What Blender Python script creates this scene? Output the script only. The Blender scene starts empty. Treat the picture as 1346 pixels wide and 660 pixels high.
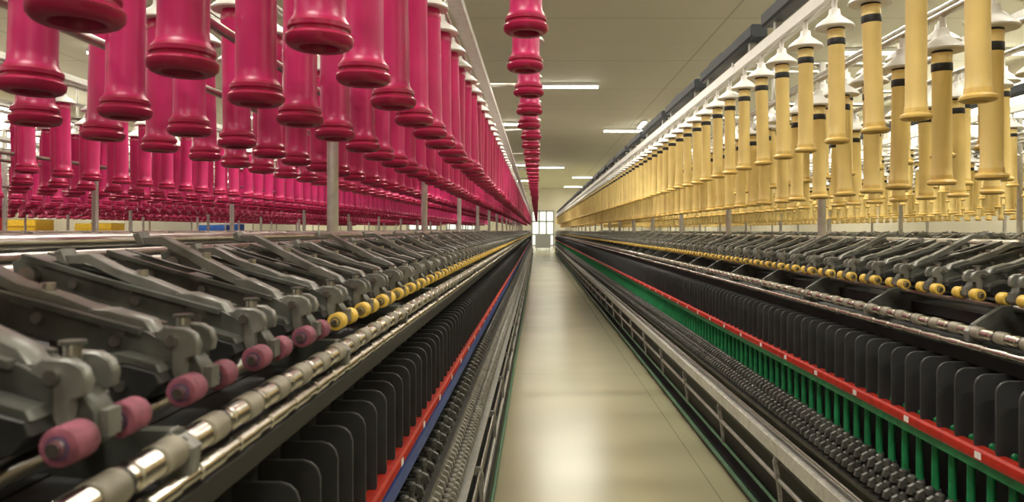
import bpy, math, random
import numpy as np
random.seed(7); np.random.seed(7)
H=1.2; Y0,Y1=-2.0,40.0
sc=bpy.context.scene
sc.view_settings.view_transform='Standard'
# ---------------------------------------------------------------- materials
MATS={}
def mat(name,col,rough=.5,metal=0.,var=.12,scale=30.,bump=0.,emit=0.,coat=0.):
    m=bpy.data.materials.new(name); m.use_nodes=True
    nt=m.node_tree; b=nt.nodes['Principled BSDF']
    tc=nt.nodes.new('ShaderNodeTexCoord'); nz=nt.nodes.new('ShaderNodeTexNoise')
    nz.inputs['Scale'].default_value=scale; nz.inputs['Detail'].default_value=4
    nt.links.new(tc.outputs['Object'],nz.inputs['Vector'])
    cr=nt.nodes.new('ShaderNodeValToRGB')
    cr.color_ramp.elements[0].position=.3; cr.color_ramp.elements[1].position=.7
    cr.color_ramp.elements[0].color=[c*(1-var) for c in col]+[1]
    cr.color_ramp.elements[1].color=[min(1,c*(1+var)) for c in col]+[1]
    nt.links.new(nz.outputs['Fac'],cr.inputs['Fac'])
    nt.links.new(cr.outputs['Color'],b.inputs['Base Color'])
    b.inputs['Roughness'].default_value=rough; b.inputs['Metallic'].default_value=metal
    if coat: b.inputs['Coat Weight'].default_value=coat; b.inputs['Coat Roughness'].default_value=.2
    if bump:
        bp=nt.nodes.new('ShaderNodeBump'); bp.inputs['Strength'].default_value=bump; bp.inputs['Distance'].default_value=.002
        nt.links.new(nz.outputs['Fac'],bp.inputs['Height']); nt.links.new(bp.outputs['Normal'],b.inputs['Normal'])
    if emit:
        b.inputs['Emission Color'].default_value=(*col,1); b.inputs['Emission Strength'].default_value=emit
    MATS[name]=m; return m
mat('pink_plastic',(.52,.020,.130),.36,var=.15,scale=6)
mat('pink_flange',(.40,.015,.075),.33,var=.1)
mat('yellow_plastic',(.87,.67,.26),.42,var=.07,scale=8)
mat('yellow_flange',(.80,.56,.17),.42,var=.1)
mat('black_band',(.012,.012,.014),.5)
mat('white_plastic',(.84,.83,.80),.4,var=.04)
mat('steel',(.50,.49,.45),.30,1.,var=.15)
mat('chrome',(.60,.58,.53),.22,1.,var=.18,scale=60)
mat('aluminium',(.54,.53,.49),.42,.7,var=.12)
mat('rail_light',(.66,.65,.60),.45,.35,var=.15)
mat('dark_steel',(.085,.085,.08),.42,.5,var=.3)
mat('black_paint',(.013,.013,.013),.55,var=.3)
mat('arm_grey',(.080,.085,.074),.38,.15,var=.45,scale=25)
mat('arm_light',(.19,.195,.175),.36,.25,var=.35,scale=25)
mat('arm_dark',(.018,.019,.018),.48,.1,var=.3)
mat('cot_pink',(.24,.07,.105),.7,var=.4,scale=70)
mat('cot_core',(.10,.06,.12),.5,var=.3)
mat('cot_yellow',(.74,.50,.08),.5,var=.2,scale=40)
mat('sleeve_beige',(.27,.25,.195),.5,.2,var=.3,scale=30)
mat('separator_black',(.038,.040,.042),.5,var=.25,scale=15)
mat('red_rail',(.48,.028,.016),.42,var=.2)
mat('blue_rail',(.018,.06,.27),.45,var=.15)
mat('green_tube',(.014,.22,.075),.38,var=.25)
mat('green_pipe',(.08,.18,.10),.45,var=.15)
mat('clip_grey',(.11,.11,.10),.42,.3,var=.4)
mat('clip_light',(.30,.29,.26),.46,.1,var=.35)
mat('duct_dark',(.020,.025,.030),.55,.1,var=.2)
mat('crate_blue',(.02,.10,.42),.5); mat('crate_yellow',(.75,.5,.04),.5); mat('crate_red',(.5,.03,.03),.5)
mat('door_grey',(.30,.31,.29),.5)
mat('lamp_glow',(1.,.97,.88),.5,var=0,emit=12.)
mat('daylight_glass',(.95,1.,.95),.2,var=.03,scale=1,emit=.6)
mat('ceiling_fill_glow',(1.,.96,.86),.2,var=.02,scale=1,emit=3.9)  # emissive fill added to brighten the ceiling, not glass of known windows
mat('fixture_white',(.75,.75,.70),.5)
mat('wall_paint',(.60,.56,.44),.7,var=.06,scale=.8)
# ---------------------------------------------------------------- mesh builder
class T:
    def __init__(s): s.V=[];s.F=[];s.M=[];s.n=0
    def add(s,V,F,m):
        V=np.asarray(V,float).reshape(-1,3); s.V.append(V)
        for f in F: s.F.append([i+s.n for i in f]); s.M.append(m)
        s.n+=len(V)
    def box(s,x,y,z,sx,sy,sz,m,rx=0):
        V=np.array([[a*sx/2,b*sy/2,c*sz/2] for a in(-1,1) for b in(-1,1) for c in(-1,1)])
        V+= [x,y,z]
        s.add(V,[(0,1,3,2),(4,6,7,5),(0,4,5,1),(2,3,7,6),(0,2,6,4),(1,5,7,3)],m)
    def cyl(s,p0,p1,r,n,m,r2=None,caps=True):
        p0=np.array(p0,float);p1=np.array(p1,float);d=p1-p0;L=np.linalg.norm(d);d/=L
        a=np.array([0,0,1.]) if abs(d[2])<.9 else np.array([1.,0,0])
        e1=np.cross(d,a);e1/=np.linalg.norm(e1);e2=np.cross(d,e1)
        r2=r if r2 is None else r2
        t=np.arange(n)*2*math.pi/n
        ring=np.outer(np.cos(t),e1)+np.outer(np.sin(t),e2)
        V=np.vstack([p0+ring*r,p1+ring*r2])
        F=[(i,(i+1)%n,n+(i+1)%n,n+i) for i in range(n)]
        if caps: F+= [tuple(range(n))[::-1],tuple(range(n,2*n))]
        s.add(V,F,m)
    def lathe(s,prof,c,n,m,axis='z'):
        t=np.arange(n)*2*math.pi/n; V=[]
        for p in prof:
            r,h=p[0],p[1]
            for a in t:
                q=(r*math.cos(a),r*math.sin(a),h) if axis=='z' else (r*math.cos(a),h,r*math.sin(a))
                V.append((q[0]+c[0],q[1]+c[1],q[2]+c[2]))
        V=np.array(V); b=s.n; s.V.append(V); s.n+=len(V)
        for k in range(len(prof)-1):
            mm=prof[k][2] if len(prof[k])>2 else m
            for i in range(n):
                j=(i+1)%n
                s.F.append([b+k*n+i,b+k*n+j,b+(k+1)*n+j,b+(k+1)*n+i]); s.M.append(mm)
        for k in (0,len(prof)-1):
            if prof[k][0]>1e-4:
                s.F.append([b+k*n+i for i in range(n)][:: (-1 if k==0 else 1)]); s.M.append(m)
    def prism(s,pts,y,w,m,ch=.002):
        P=np.array(pts,float); c=P.mean(0); n=len(P)
        d=P-c; L=np.linalg.norm(d,axis=1,keepdims=True); Pin=P-d/L*ch
        lay=[(Pin,-w/2),(P,-w/2+ch),(P,w/2-ch),(Pin,w/2)]
        V=[]
        for Q,yy in lay:
            for q in Q: V.append((q[0],y+yy,q[1]))
        F=[]
        for k in range(3):
            for i in range(n):
                j=(i+1)%n; F.append((k*n+i,k*n+j,(k+1)*n+j,(k+1)*n+i))
        F.append(tuple(range(n))[::-1]); F.append(tuple(range(3*n,4*n)))
        s.add(V,F,m)
def R(tx,ty):
    a,b=tx,ty
    Rx=np.array([[1,0,0],[0,math.cos(a),-math.sin(a)],[0,math.sin(a),math.cos(a)]])
    Ry=np.array([[math.cos(b),0,math.sin(b)],[0,1,0],[-math.sin(b),0,math.cos(b)]])
    return Rx@Ry
def build(name,items,parent=None,zoff=H,smooth=True,angle=38):
    VV=[];LL=[];CC=[];MM=[];base=0; used=[]
    for it in items:
        t=it[0]; off=np.array(it[1] if len(it)>1 and it[1] is not None else [(0,0,0)],float).reshape(-1,3)
        rots=it[2] if len(it)>2 else None
        if len(off)==0 or t.n==0: continue
        V=np.vstack(t.V)
        for m in t.M:
            if m not in used: used.append(m)
        loops=np.concatenate([np.array(f) for f in t.F]); cnt=np.array([len(f) for f in t.F]); mi=np.array([used.index(m) for m in t.M])
        k=len(off)
        if rots is not None: W=np.einsum('kij,nj->kni',np.array(rots),V)+off[:,None,:]
        else: W=V[None]+off[:,None,:]
        VV.append(W.reshape(-1,3))
        LL.append((loops[None]+ (base+np.arange(k)*len(V))[:,None]).reshape(-1))
        CC.append(np.tile(cnt,k)); MM.append(np.tile(mi,k)); base+=k*len(V)
    V=np.vstack(VV);L=np.concatenate(LL);C=np.concatenate(CC);M=np.concatenate(MM)
    V[:,2]+=zoff
    me=bpy.data.meshes.new(name)
    me.vertices.add(len(V)); me.vertices.foreach_set('co',V.astype(np.float32).ravel())
    me.loops.add(len(L)); me.loops.foreach_set('vertex_index',L.astype(np.int32))
    me.polygons.add(len(C)); st=np.concatenate([[0],np.cumsum(C)[:-1]])
    me.polygons.foreach_set('loop_start',st.astype(np.int32))
    try: me.polygons.foreach_set('loop_total',C.astype(np.int32))
    except Exception: pass
    for u in used: me.materials.append(MATS[u])
    me.polygons.foreach_set('material_index',M.astype(np.int32))
    me.polygons.foreach_set('use_smooth',np.full(len(C),smooth))
    me.update(calc_edges=True); me.validate()
    if smooth: me.set_sharp_from_angle(angle=math.radians(angle))
    ob=bpy.data.objects.new(name,me); sc.collection.objects.link(ob)
    if parent: ob.parent=parent
    return ob
def empty(name,loc=(0,0,0)):
    e=bpy.data.objects.new(name,None); e.location=loc; sc.collection.objects.link(e); return e
def ys(start,step,a=Y0+.1,b=Y1-.3):
    k0=math.ceil((a-start)/step); k1=math.floor((b-start)/step)
    return [start+k*step for k in range(k0,k1+1)]
# ---------------------------------------------------------------- spinning frame side
G=.09
def arm_template(uc,zc,fx,cot,near=True,lv=0.):
    n=24 if near else 8
    t=T()
    q=lambda pts:[(fx(uc+a),zc+b) for a,b in pts]
    Pm=lambda pts,y,w,m,ch=.002:t.prism(q(pts),y,w,m,ch)
    side=[(-.020,.012),(-.020,.038),(-.045,.052),(-.10,.066),(-.20,.092),(-.285,.118),(-.300,.112),(-.296,.088),(-.25,.062),(-.2,.062),(-.1,.034),(-.03,.006)]
    for sg in(-1,1):
        Pm(side,sg*.0205,.0055,'arm_grey',.0012)
        Pm([(-.05,.050),(-.05,.056),(-.2,.0965),(-.285,.1225),(-.285,.1165),(-.2,.091)],sg*.0245,.010,'arm_grey',.001)
    Pm([(-.022,.016),(-.022,.028),(-.10,.054),(-.28,.105),(-.29,.094),(-.2,.072),(-.1,.042)],0,.036,'arm_dark',.001)
    for a,b in((-.078,.060),(-.165,.085),(-.272,.117)):
        Pm([(a-.012,b-.0035),(a+.012,b-.011),(a+.012,b-.004),(a-.012,b+.0035)],0,.050,'arm_light',.001)
    Pm([(-.100,.062+lv*.3),(-.096,.072+lv*.4),(-.135,.088+lv*.6),(-.180,.104+lv),(-.216,.122+lv),(-.246,.120+lv),(-.243,.110+lv),(-.218,.111+lv),(-.186,.094+lv),(-.14,.076+lv*.5)],0,.024,'arm_light',.002)
    Pm([(-.238,.108+lv),(-.250,.110+lv),(-.256,.124+lv),(-.246,.128+lv)],0,.030,'arm_light',.002)
    Pm([(-.044,.050),(-.052,.062),(-.090,.074+lv*.3),(-.108,.074+lv*.3),(-.108,.064+lv*.3),(-.080,.056)],0,.028,'arm_light',.002)
    fk=[(-.036,.004),(-.040,.030),(-.038,.050),(-.030,.057),(-.010,.056),(.000,.050),(.004,.040),(.002,.030),(-.008,.026),(-.010,.004)]
    for sg in(-1,1): Pm(fk,sg*.0175,.011,'arm_light',.0015)
    Pm([(-.030,.004),(-.030,.036),(-.006,.030),(.004,.016),(.006,-.008),(-.004,-.012),(-.012,-.006)],0,.026,'arm_grey',.002)
    t.box(fx(uc+.001),0,zc+.006,.020,.018,.020,'arm_light')
    t.box(fx(uc-.058),0,zc+.020,.020,.028,.036,'arm_grey')
    t.box(fx(uc-.135),0,zc+.036,.020,.028,.036,'arm_grey')
    if near:
        for a,b in((-.021,.044),(-.075,.044),(-.15,.066),(-.225,.086)):
            t.cyl((fx(uc+a),-.0275,zc+b),(fx(uc+a),.0275,zc+b),.0055,12,'steel')
        t.cyl((fx(uc-.021),0,zc+.035),(fx(uc-.021),0,zc+.064),.0065,12,'steel')
        t.cyl((fx(uc-.021),0,zc+.064),(fx(uc-.021),0,zc+.067),.0095,12,'arm_grey')
        t.cyl((fx(uc-.155),0,zc+.09),(fx(uc-.155),0,zc+.1015+lv*.8),.0065,12,'steel')
        t.cyl((fx(uc-.275),-.036,zc+.096),(fx(uc-.275),.036,zc+.096),.011,14,'steel')
        for k in range(4): t.cyl((fx(uc-.040-k*.006),0,zc+.036+k*.0015),(fx(uc-.0425-k*.006),0,zc+.037+k*.0015),.0085,10,'steel')
    for a,b,r in((0,0,.005),(-.055,.006,.005),(-.13,.022,.005)):
        t.cyl((fx(uc+a),-.058 if a==0 else -.055,zc+b),(fx(uc+a),.058 if a==0 else .055,zc+b),r,max(8,n//2),'steel')
    for sgn in(-1,1):
        yc=sgn*.037; r=.0142
        t.lathe([(.006,-.018,'steel'),(.0065,-.0145,cot),(.0115,-.0145,cot),(r-.0006,-.0135,cot),(r,-.012,cot),(r,.012,cot),(r-.0006,.0135,cot),(.0115,.0145,cot),(.0065,.0145,'steel'),(.006,.018,'steel')],(fx(uc),yc,zc),n,cot,'y')
        if near:
            t.cyl((fx(uc),yc-.0155,zc),(fx(uc),yc-.0140,zc),.0085,n,'cot_core' if cot=='cot_pink' else 'arm_light')
        Pm([(-.018,.008),(-.022,.018),(-.05,.026),(-.078,.024),(-.082,.004),(-.06,-.010),(-.03,-.006)],yc,.030,'arm_dark',.002)
        Pm([(-.02,.018),(-.024,.025),(-.06,.036),(-.084,.032),(-.084,.025),(-.05,.027)],yc,.024,'arm_grey',.001)
        Pm([(-.092,.012),(-.092,.030),(-.108,.036),(-.114,.020)],yc,.026,'arm_light',.001)
        t.cyl((fx(uc-.13),yc-.015,zc+.022),(fx(uc-.13),yc+.015,zc+.022),.0135,n,'arm_dark')
        t.cyl((fx(uc-.165),yc,zc+.034),(fx(uc-.185),yc,zc+.046),.005,10,'rail_light',.010)
    return t
def frame_side(fx,P,A):
    L=Y1-Y0; yc=(Y0+Y1)/2
    uc,zc=P['cot']
    yp=ys(.575,2*G)
    pinks=[y for y in yp if y<1.25 and P['pink']]
    rest=[y for y in yp if not(y<1.25 and P['pink'])]
    near=[y for y in rest if y<9]; far=[y for y in rest if y>=9]
    o=lambda l:[(0,y,0) for y in l]
    for k,lv in enumerate((0.,.020,-.004)):
        A['arms'].append((arm_template(uc,zc,fx,'cot_pink',True,lv),o(pinks[k::3])))
        A['arms'].append((arm_template(uc,zc,fx,'cot_yellow',True,lv),o(near[k::3])))
    A['arms'].append((arm_template(uc,zc,fx,'cot_yellow',False),o(far)))
    t=T()
    for (u,z,r) in((uc-.055,zc-.026,.010),(uc-.13,zc-.008,.010)):
        t.cyl((fx(u),Y0,z),(fx(u),Y1,z),r,12,'steel')
    c1u,c1z=P['chrome']; c2u,c2z=P['chrome2']
    t.cyl((fx(c1u),Y0,c1z),(fx(c1u),Y1,c1z),.0112,18,'chrome')
    t.cyl((fx(c2u),Y0,c2z),(fx(c2u),Y1,c2z),.0070,14,'chrome')
    for (u,z,r,m) in P['pipes']:
        t.cyl((fx(u),Y0,z),(fx(u),Y1,z),r,16,m)
    A['rollers'].append((t,))
    s=T()
    s.lathe([(.0112,-.037),(.0132,-.0355),(.0132,-.004),(.0112,-.0025)],(fx(c1u),0,c1z),24,'chrome','y')
    s.lathe([(.0128,.000),(.0142,.0015),(.0142,.034),(.0128,.0355)],(fx(c1u),0,c1z),24,'sleeve_beige','y')
    s.cyl((fx(c1u),.0385,c1z),(fx(c1u),.0425,c1z),.0124,20,'dark_steel')
    s.lathe([(.0070,-.03),(.0088,-.029),(.0088,.018),(.0070,.019)],(fx(c2u),0,c2z),16,'chrome','y')
    s2=T()
    s2.lathe([(.0112,-.037),(.0132,-.035),(.0132,-.002)],(fx(c1u),0,c1z),8,'chrome','y')
    s2.lathe([(.0140,.000),(.0140,.035)],(fx(c1u),0,c1z),8,'sleeve_beige','y')
    g=ys(.53,G)
    A['rollers'].append((s,o([y for y in g if y<9]))); A['rollers'].append((s2,o([y for y in g if y>=9])))
    st=T()
    st.prism([(fx(a),b) for a,b in((c1u+.008,c1z-.006),(c1u+.002,c1z+.017),(uc-.02,zc-.022),(uc-.16,zc-.0),(uc-.2,zc-.03),(uc-.2,zc-.10),(c1u-.01,c1z-.05))],0,.016,'arm_grey',.002)
    st.prism([(fx(a),b) for a,b in((c1u+.014,c1z-.022),(c1u+.017,c1z+.002),(c1u-.004,c1z+.018),(c1u-.018,c1z+.004),(c1u-.012,c1z-.03))],0,.018,'arm_light',.002)
    A['rollers'].append((st,o(ys(.665,6*G))))
    b=T()
    b.box(fx(.17),yc,-.225,.34,L,.03,'black_paint')
    bf=P['bodyu']
    b.box(fx(bf/2),yc,-.72,bf,L,.94,'black_paint')
    b.box(fx(P['lowu']/2),yc,-.93,P['lowu'],L,.50,'black_paint')
    b.prism([(fx(a),z) for a,z in((c1u-.015,c1z-.03),(c1u+.004,c1z-.045),(c1u-.004,c1z-.075),(bf-.03,c1z-.085),(bf-.06,c1z-.02))],yc,L,'black_paint',.003)
    A['body'].append((b,))
    su,sz=P['sep']; p=T()
    w=P['sepw']/2; top=sz; bot=P['red'][1]-.01
    p.prism([(fx(su+a),z) for a,z in((-w+.010,top),(w-.024,top),(w-.012,top-.004),(w-.004,top-.012),(w,top-.024),(w,bot+.03),(w-.01,bot),(-w,bot),(-w,top-.012),(-w+.003,top-.004))],0,.006,'separator_black',.0015)
    p.box(fx(su-w*.2),0,(top+bot)/2-.02,w*.5,.010,.09,'separator_black')
    A['separators'].append((p,o(ys(.94,P.get('sepstep',G)))))
    r=T(); ru,rz=P['red']
    r.prism([(fx(ru+a),rz+z) for a,z in((-.012,-.013),(.010,-.013),(.013,-.008),(.013,.009),(.009,.014),(-.012,.014))],yc,L,'red_rail',.001)
    if P['blue']:
        r.box(fx(ru+.006),yc,rz-.035,.014,L,.034,'blue_rail')
    else:
        r.box(fx(ru-.006),yc,rz-.027,.014,L,.020,'green_tube')
    for (u,z,su_,sz_,m) in P['rails']:
        r.box(fx(u),yc,z,su_,L,sz_,m)
    for (u,z,rr,m) in P['tubes']:
        r.cyl((fx(u),Y0,z),(fx(u),Y1,z),rr,12,m)
    A['rails'].append((r,))
    tag=T(); tag.box(fx(ru+.0135),0,rz,.002,.022,.014,'white_plastic'); A['rails'].append((tag,o(ys(.36,.31))))
    sp=T(); u=P['spin']
    m='green_tube' if P['greenspin'] else 'dark_steel'
    sp.lathe([(.004,rz+.02),(.0085,rz+.015),(.0095,rz-.15),(.011,rz-.155),(.011,rz-.16)],(fx(u),0,0),12,m)
    sp.lathe([(.013,rz-.155),(.014,rz-.16),(.014,rz-.18),(.009,rz-.185),(.009,rz-.215),(.016,rz-.22),(.016,rz-.235)],(fx(u),0,0),12,'clip_grey')
    A['spindles'].append((sp,o(ys(.94,P.get('spstep',G)))))
    for (cu,cz,m,ph,step,sc_) in P['clips']:
        c=T()
        c.lathe([(.006,.022),(.011,.018),(.012,.004),(.008,.0),(.008,-.014),(.013,-.018),(.013,-.026)],(fx(cu),0,cz),10,m)
        c.prism([(fx(cu+a*sc_),cz+z*sc_) for a,z in((-.02,.004),(.012,.012),(.026,.004),(.030,-.012),(.022,-.016),(.016,-.006),(-.02,-.008))],.010,.012,m,.001)
        c.box(fx(cu-.014),-.012,cz-.012,.022,.010,.030,m)
        A['spindles'].append((c,o(ys(ph,step))))
    k=T()
    for br in P['brackets']:
        k.prism([(fx(a),z) for a,z in br],0,.016,'clip_light',.002)
    A['rails'].append((k,o(ys(1.1,.9))))
PL=dict(cot=(.43,-.150),pink=True,chrome=(.447,-.190),chrome2=(.4545,-.2165),
  pipes=[(-.08,-.017,.012,'steel'),(.10,-.055,.013,'steel'),(.03,-.040,.010,'steel'),(.155,-.085,.012,'dark_steel'),(-.0,-.014,.007,'dark_steel')],
  sep=(.425,-.31),sepw=.085,red=(.463,-.487),blue=True,bodyu=.375,lowu=.43,
  rails=[(.487,-.66,.016,.012,'dark_steel'),(.510,-.80,.02,.018,'dark_steel'),(.520,-.86,.028,.010,'aluminium'),(.53,-.985,.012,.03,'dark_steel'),(.48,-1.17,.13,.05,'black_paint')],
  tubes=[(.541,-.92,.007,'steel'),(.548,-1.04,.010,'aluminium'),(.566,-1.155,.010,'green_pipe')],
  spin=.435,greenspin=False,
  clips=[(.470,-.600,'clip_grey',.94,G/1.0,1.),(.485,-.69,'clip_light',.98,G*.5,.9),(.505,-.76,'clip_light',.96,G*.5,.8)],
  brackets=[[(.43,-.90),(.545,-.90),(.556,-.93),(.556,-1.07),(.545,-1.08),(.538,-.93),(.43,-.93)]])
PR=dict(cot=(.42,-.152),pink=False,chrome=(.462,-.232),chrome2=(.478,-.262),
  pipes=[(.05,-.040,.011,'steel'),(.10,-.055,.012,'steel'),(-.03,-.040,.010,'steel'),(.16,-.090,.012,'dark_steel')],
  sep=(.48,-.306),sepw=.095,sepstep=.076,red=(.520,-.473),blue=False,bodyu=.42,lowu=.455,
  rails=[(.525,-.735,.03,.014,'dark_steel'),(.535,-.80,.045,.010,'rail_light'),(.559,-.826,.006,.052,'rail_light'),(.50,-.90,.02,.03,'dark_steel'),(.46,-1.17,.12,.05,'black_paint')],
  tubes=[(.548,-.765,.006,'steel'),(.540,-.95,.009,'aluminium'),(.530,-1.06,.007,'green_pipe'),(.527,-1.16,.011,'green_pipe')],
  spin=.49,greenspin=True,spstep=.076,
  clips=[(.512,-.640,'clip_grey',.98,G*.5,1.),(.522,-.69,'clip_grey',.955,G*.5,1.)],
  brackets=[[(.44,-.86),(.555,-.86),(.562,-.88),(.545,-.98),(.535,-1.07),(.525,-1.07),(.53,-.98),(.545,-.885),(.44,-.885)]])
CL,CR=-.76,1.46; PITCH=2.22
def frame(name,cx,s,P):
    e=empty(name,(cx,0,0)); parts={k:[] for k in('arms','rollers','body','separators','rails','spindles')}
    frame_side(lambda u:s*u,P,parts)
    P2=dict(P); P2['pink']=False
    p2={k:[] for k in parts}
    frame_side(lambda u:-s*u,P2,p2)
    names=dict(arms='drafting_arms',rollers='drafting_rollers',body='machine_body',separators='separator_plates',rails='rails',spindles='spindles')
    obs=[build(names[k],parts[k]+p2[k],e) for k in parts]
    t=T(); t.box(0,Y1+.35,-.62,1.0,.7,1.16,'door_grey'); t.box(0,Y1+.35,-.02,.8,.6,.05,'arm_light'); t.box(0,Y1-.002,-.4,.5,.02,.3,'arm_dark')
    t.box(0,Y0-.3,-.62,1.0,.6,1.16,'door_grey')
    obs.append(build('end_stands',[(t,)],e))
    return obs
fl=frame('ring_spinning_machine',CL,1,PL)
fr=frame('ring_spinning_machine',CR,-1,PR)
def dup(obs,name,cx):
    e=empty(name,(cx,0,0))
    for o_ in obs:
        n=bpy.data.objects.new(o_.name.split('.')[0],o_.data); sc.collection.objects.link(n); n.parent=e
for k in(1,2,3,4): dup(fl,'ring_spinning_machine',CL-PITCH*k)
for k in(1,2): dup(fr,'ring_spinning_machine',CR+PITCH*k)
# ---------------------------------------------------------------- bobbins (origin at hang point = top of tube)
LB=.415
def bob_pink(n):
    t=T(); z=lambda h:h-LB
    t.lathe([(.026,z(.10),'pink_flange'),(.028,z(.012),'pink_flange'),(.032,z(.002),'pink_flange'),(.040,z(0),'pink_flange'),(.047,z(.003),'pink_flange'),(.0525,z(.009),'pink_flange'),
      (.0535,z(.018),'pink_flange'),(.050,z(.0225),'pink_flange'),(.0455,z(.024),'pink_flange'),(.0455,z(.028),'pink_flange'),(.049,z(.031),'pink_flange'),(.049,z(.038),'pink_flange'),(.044,z(.044),'pink_plastic'),
      (.0395,z(.052),'pink_plastic'),(.0385,z(.07),'pink_plastic'),(.0385,z(.36),'pink_plastic'),(.0405,z(.365),'pink_flange'),(.0405,z(.385),'pink_plastic'),(.037,z(.39),'pink_plastic'),(.034,z(.415),'pink_plastic'),(.012,z(.415))],(0,0,0),n,'pink_flange')
    return t
def bob_yellow(n):
    t=T(); z=lambda h:h-LB; y='yellow_plastic'; f='yellow_flange'
    t.lathe([(.019,z(.10),f),(.020,z(.008),f),(.024,z(.0),f),(.034,z(.0),f),(.0405,z(.004),f),(.0415,z(.010),f),(.038,z(.014),f),(.031,z(.018),f),(.0305,z(.03),y),(.0285,z(.036),y),
      (.0275,z(.06),y),(.0275,z(.335),y),(.0295,z(.338),'black_band'),(.0295,z(.362),y),(.0285,z(.365),y),(.0285,z(.393),'black_band'),(.0285,z(.406),y),(.027,z(.415),y),(.01,z(.415))],(0,0,0),n,y)
    return t
def hanger(n):
    t=T(); w='white_plastic'
    t.lathe([(.064,-.016),(.067,-.012),(.060,-.002),(.040,.014),(.026,.024),(.020,.032),(.018,.050),(.009,.054),(.009,.10)],(0,0,0),n,w)
    return t
def rots(k,a=.018): return [R(random.gauss(0,a),random.gauss(0,a)) for _ in range(k)]
def row_items(fn,x,z,ylist,a=.014):
    nr=[y for y in ylist if y<8]; fa=[y for y in ylist if y>=8]
    it=[]
    for l,n in((nr,36),(fa,12)):
        if not l: continue
        off=[(x+random.gauss(0,.002),y,z+LB) for y in l]; rr=rots(len(l),a)
        it.append((fn(n),off,rr))
    return it
def cap_items(x,z,ylist):
    return [(hanger(22),[(x,y,z+LB) for y in ylist])]
def creel(cx,rows,name,posts,extra,fn,cross_z,bobname):
    e=empty(name,(cx,0,0)); items=[];caps=[];t=T()
    for x,z,ph,st in rows:
        yl=ys(ph,st); items+=row_items(fn,x-cx,z,yl); caps+=cap_items(x-cx,z,yl)
        t.cyl((x-cx,Y0,z+LB+.095),(x-cx,Y1,z+LB+.095),.011,12,'steel')
    obs=[]
    for (x,z,w,h,m) in extra['beams']: t.box(x-cx,(Y0+Y1)/2,z,w,Y1-Y0,h,m)
    for (x,z,r) in extra['pipes']: t.cyl((x-cx,Y0,z),(x-cx,Y1,z),r,12,'steel')
    post=T(); post.cyl((0,0,-.23),(0,0,cross_z),.021,18,'aluminium')
    post.lathe([(.034,-.21),(.034,-.17),(.024,-.165)],(0,0,0),18,'steel')
    for x in extra['cross']:
        post.cyl((0,0,cross_z-.01),(x-cx,0,cross_z-.01),.013,10,'steel')
    for x,z,ph,st in rows:
        post.cyl((x-cx,0,z+LB+.09),(x-cx,0,cross_z),.008,8,'steel')
        post.cyl((0,0,z+LB+.095),(x-cx,0,z+LB+.095),.009,8,'steel')
    for (x,z,r) in extra['pipes']: post.cyl((0,0,z),(x-cx,0,z),.009,8,'steel')
    obs.append(build('creel_frame',[(t,),(post,[(0,y,0) for y in posts])],e))
    obs.append(build('bobbin_hangers',caps,e))
    if 'blower' in extra:
        b=T(); x,z=extra['blower']
        b.prism([(x-cx+a,z+c) for a,c in((-.040,-.022),(-.030,-.032),(.030,-.032),(.040,-.022),(.040,.026),(.032,.032),(-.032,.032),(-.040,.026))],0,1.14,'duct_dark',.004)
        b.box(x-cx+.01,.28,z+.042,.05,.3,.03,'duct_dark')
        b.box(x-cx,-.45,z-.06,.03,.03,.09,'steel'); b.box(x-cx,.45,z-.06,.03,.03,.09,'steel')
        obs.append(build('blower_track_boxes',[(b,[(0,y,0) for y in ys(1.6,1.3)])],e))
    bb=build(bobname,items); bb.location=(cx,0,0); obs.append(bb)
    return obs
rowsL=[(-.34,.286,.91,.29),(-.55,.245,.91,.29),(-.88,.240,1.635,.29),(-1.15,.240,1.74,.29)]
oL=creel(CL,rowsL,'bobbin_creel',ys(2.83,2.3),dict(beams=[(-.29,.815,.05,.03,'aluminium'),(-1.22,.815,.05,.03,'aluminium')],pipes=[(-.66,.42,.011),(-.98,.42,.011)],cross=[-.03,-1.25]),bob_pink,.99,'pink_roving_bobbins')
rowsR=[(1.03,.300,1.78,.285),(1.21,.135,2.27,.25),(1.40,.25,2.1,.27),(1.71,.135,2.1,.25),(1.89,.20,1.95,.285)]
oR=creel(CR,rowsR,'bobbin_creel',ys(3.9,1.9),dict(beams=[(1.03,.825,.05,.045,'white_plastic'),(1.89,.835,.05,.03,'white_plastic')],pipes=[(1.28,.70,.013),(1.62,.70,.013)],cross=[1.0,1.92],blower=(1.06,.955)),bob_yellow,.86,'yellow_roving_bobbins')
def dupc(obs,cx):
    e=empty('bobbin_creel',(cx,0,0))
    for o_ in obs:
        n=bpy.data.objects.new(o_.name.split('.')[0],o_.data); sc.collection.objects.link(n)
        if o_.parent: n.parent=e
        else: n.location=(cx,0,0)
for k in(1,2,3,4): dupc(oL,CL-PITCH*k)
for k in(1,2): dupc(oR,CR+PITCH*k)
e=empty('overhead_bobbin_conveyor')
yl=ys(1.38,.42); X=-.034;Z=.464
t=T(); t.box(X,(Y0+Y1)/2,Z+LB+.115,.035,Y1-Y0,.03,'aluminium')
build('conveyor_rail',[(t,)],e); build('conveyor_hangers',cap_items(X,Z,yl),e); build('conveyor_bobbins',row_items(bob_pink,X,Z,yl,.006),e)
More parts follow.
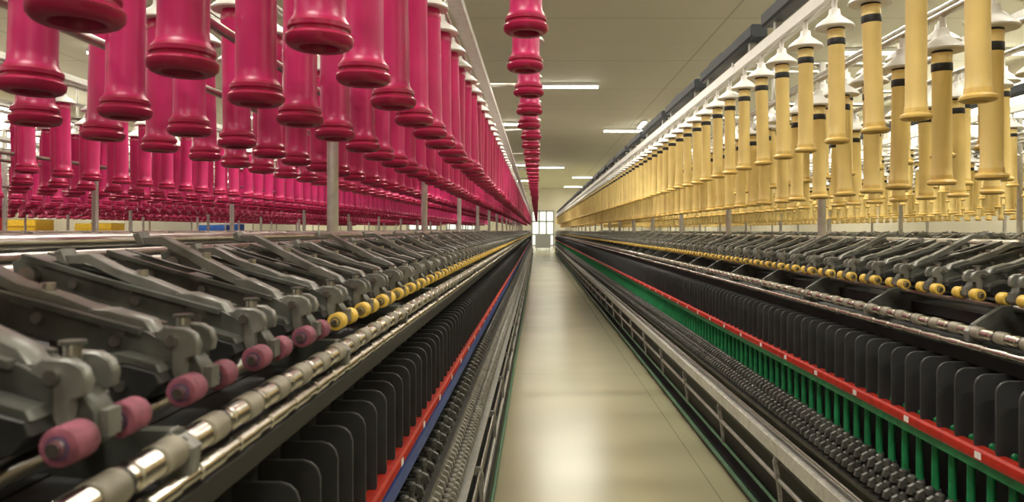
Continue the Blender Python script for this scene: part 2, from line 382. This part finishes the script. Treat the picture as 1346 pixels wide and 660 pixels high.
# ---------------------------------------------------------------- room
XL,XR,YB,YF,ZC=-12.5,9.5,60.,-5.,3.35+H
def room_mat(name,c1,c2,rough,nscale,grid=None,line=(0.1,.1,.1),spec=.5,detail=3):
    m=bpy.data.materials.new(name); m.use_nodes=True; nt=m.node_tree; b=nt.nodes['Principled BSDF']
    tc=nt.nodes.new('ShaderNodeTexCoord'); nz=nt.nodes.new('ShaderNodeTexNoise'); nz.inputs['Scale'].default_value=nscale; nz.inputs['Detail'].default_value=detail
    nt.links.new(tc.outputs['Object'],nz.inputs['Vector'])
    cr=nt.nodes.new('ShaderNodeValToRGB'); cr.color_ramp.elements[0].position=.2; cr.color_ramp.elements[1].position=.8
    cr.color_ramp.elements[0].color=(*c1,1); cr.color_ramp.elements[1].color=(*c2,1); nt.links.new(nz.outputs['Fac'],cr.inputs['Fac'])
    out=cr.outputs['Color']
    if grid:
        br=nt.nodes.new('ShaderNodeTexBrick'); br.offset=0; br.inputs['Scale'].default_value=1
        br.inputs['Brick Width'].default_value=grid[0]; br.inputs['Row Height'].default_value=grid[1]; br.inputs['Mortar Size'].default_value=grid[2]
        br.inputs['Mortar Smooth'].default_value=.3
        mp=nt.nodes.new('ShaderNodeMapping'); mp.inputs['Location'].default_value=grid[3]
        nt.links.new(tc.outputs['Object'],mp.inputs['Vector']); nt.links.new(mp.outputs['Vector'],br.inputs['Vector'])
        mx=nt.nodes.new('ShaderNodeMix'); mx.data_type='RGBA'; nt.links.new(br.outputs['Fac'],mx.inputs[0]); nt.links.new(out,mx.inputs[6]); mx.inputs[7].default_value=(*line,1)
        out=mx.outputs[2]
    nt.links.new(out,b.inputs['Base Color'])
    rr=nt.nodes.new('ShaderNodeMapRange'); rr.inputs[3].default_value=rough*.9; rr.inputs[4].default_value=rough*1.1
    nt.links.new(nz.outputs['Fac'],rr.inputs[0]); nt.links.new(rr.outputs[0],b.inputs['Roughness'])
    b.inputs['Specular IOR Level'].default_value=spec
    MATS[name]=m
room_mat('floor_epoxy',(.36,.34,.215),(.43,.405,.26),.235,.9,(1.15,3.1,.004,(-.82,2.95,0)),(.26,.245,.165),.6)
room_mat('ceiling_slab',(.66,.64,.50),(.72,.70,.55),.75,.6,(3.,3.,.02,(0,0,0)),(.50,.48,.37),.3)
def slab(name,x0,x1,y0,y1,z0,z1,m):
    t=T(); t.box((x0+x1)/2,(y0+y1)/2,(z0+z1)/2,x1-x0,y1-y0,z1-z0,m); return build(name,[(t,)],None,0,False)
slab('floor',XL-.2,XR+.2,YF-.2,YB+.2,-.2,0,'floor_epoxy')
slab('ceiling',XL-.2,XR+.2,YF-.2,YB+.2,ZC,ZC+.2,'ceiling_slab')
slab('wall_left',XL-.2,XL,YF,YB,0,ZC,'wall_paint'); slab('wall_right',XR,XR+.2,YF,YB,0,ZC,'wall_paint')
slab('wall_back',XL-.2,XR+.2,YB,YB+.2,0,ZC,'wall_paint'); slab('wall_front',XL-.2,XR+.2,YF-.2,YF,0,ZC,'wall_paint')
wn=0
def window_back(xc,w,h,zc,cols,name):
    t=T()
    t.box(xc,YB-.03,zc,w,.02,h,'daylight_glass')
    for k in range(cols+1):
        a=-w/2+w*k/cols; t.box(xc+a,YB-.06,zc,.10,.06,h+.10,'door_grey')
    for c in(-h/2,-h*.18,h*.2,h/2): t.box(xc,YB-.06,zc+c,w+.10,.06,.10,'door_grey')
    build(name,[(t,)],None,0,False)
for xc in(-6,-9):
    wn+=1; window_back(xc,2.2,1.9,2.2,3,'ceiling_fill_strip_%d'%wn)
window_back(.45,1.7,2.7,1.37,3,'door_1')
for xw,sg in((XL,1),(XR,-1)):  # framed glowing strips on both side walls, added to light the ceiling evenly
    for y in range(-2,58,8):
        wn+=1; t=T(); yc=y+3.2
        t.box(xw+sg*.03,yc,3.65,.02,6.4,1.1,'ceiling_fill_glow')
        for k in range(5): t.box(xw+sg*.06,y+k*1.6,3.65,.06,.07,1.17,'fixture_white')
        for c in(-.55,.55): t.box(xw+sg*.06,yc,3.65+c,.06,6.47,.07,'fixture_white')
        build('ceiling_fill_strip_%d'%wn,[(t,)],None,0,False)
# lights
def lamp(x,y,along=False,power=60,L=1.35):
    e=empty('fluorescent_light',(x,y,0)); t=T()
    sx,sy=(L,.14) if not along else(.14,L)
    t.box(0,0,ZC-.04,sx,sy,.06,'fixture_white')
    d=(L/2-.02)
    for s_ in(-.035,.035):
        if along: t.cyl((s_,-d,ZC-.095),(s_,d,ZC-.095),.018,10,'lamp_glow')
        else: t.cyl((-d,s_,ZC-.095),(d,s_,ZC-.095),.018,10,'lamp_glow')
    build('fixture',[(t,)],e,0,False)
    li=bpy.data.lights.new('tube_light','AREA'); li.shape='RECTANGLE'; li.size=sx; li.size_y=sy; li.energy=power; li.color=(1.,.945,.82)
    lo=bpy.data.objects.new('tube_light',li); lo.location=(0,0,ZC-.13); sc.collection.objects.link(lo); lo.parent=e
PW=94
for x,yl_ in((.73,(-3,6.2,17.3,39.6)),(2.85,(2,8.,25,47)),(-1.0,(0.,5.5,23.4,38.,50)),(3.25,(23.6,))):
    for y in yl_: lamp(x,y,x==3.25,PW*1.2)
for x in(-11,-7.6,-4.2,6.2,8.6):  # extra lamp columns behind the bobbins, added for illumination
    for y in(-2,6,14,22,31,42,54): lamp(x,y,False,PW)
lamp(2.7,57,False,PW)
def trolley(x,y,col,h=.95):
    e=empty('yarn_trolley',(x,y,0)); t=T(); W,D=.9,.6
    for (a,b,sx,sy) in((0,-D/2,W,.03),(0,D/2,W,.03),(-W/2,0,.03,D),(W/2,0,.03,D)): t.box(a,b,.18+h/2,sx,sy,h,col)
    t.box(0,0,.18,W,D,.04,col)
    for k in(.3,.6,.9): t.box(0,-D/2-.02,.18+h*k,W+.04,.02,.03,col)
    for a in(-.38,.38):
        for b in(-.24,.24): t.cyl((a-.015,b,.075),(a+.015,b,.075),.075,14,'black_band'); t.box(a,b,.13,.03,.03,.08,'steel')
    t.cyl((-W/2,D/2+.05,h+.2),(W/2,D/2+.05,h+.2),.015,10,'steel')
    build('trolley_body',[(t,)],e,0)
for x,y,c,h in((-11.2,16.6,'crate_yellow',1.25),(-11.3,15.2,'crate_red',1.3),(-11.,26.,'crate_blue',1.2),(-11.2,27.6,'crate_blue',1.25),(-11.2,19.5,'crate_yellow',1.2),(.35,46,'door_grey',.75)):
    trolley(x,y,c,h)
w=bpy.data.worlds.new('World'); sc.world=w; w.use_nodes=True; w.node_tree.nodes['Background'].inputs[0].default_value=(.9,.95,1,1); w.node_tree.nodes['Background'].inputs[1].default_value=.3
# ---------------------------------------------------------------- camera
cam=bpy.data.cameras.new('Camera'); co=bpy.data.objects.new('Camera',cam); sc.collection.objects.link(co); sc.camera=co
co.location=(0,0,H); co.rotation_euler=(math.radians(90),0,0)
cam.sensor_width=36; cam.lens=36*1000/1346; cam.shift_x=-33/1346; cam.shift_y=-27/1346; cam.clip_start=.02; cam.clip_end=200
cam.dof.use_dof=True; cam.dof.focus_distance=3.0; cam.dof.aperture_fstop=8
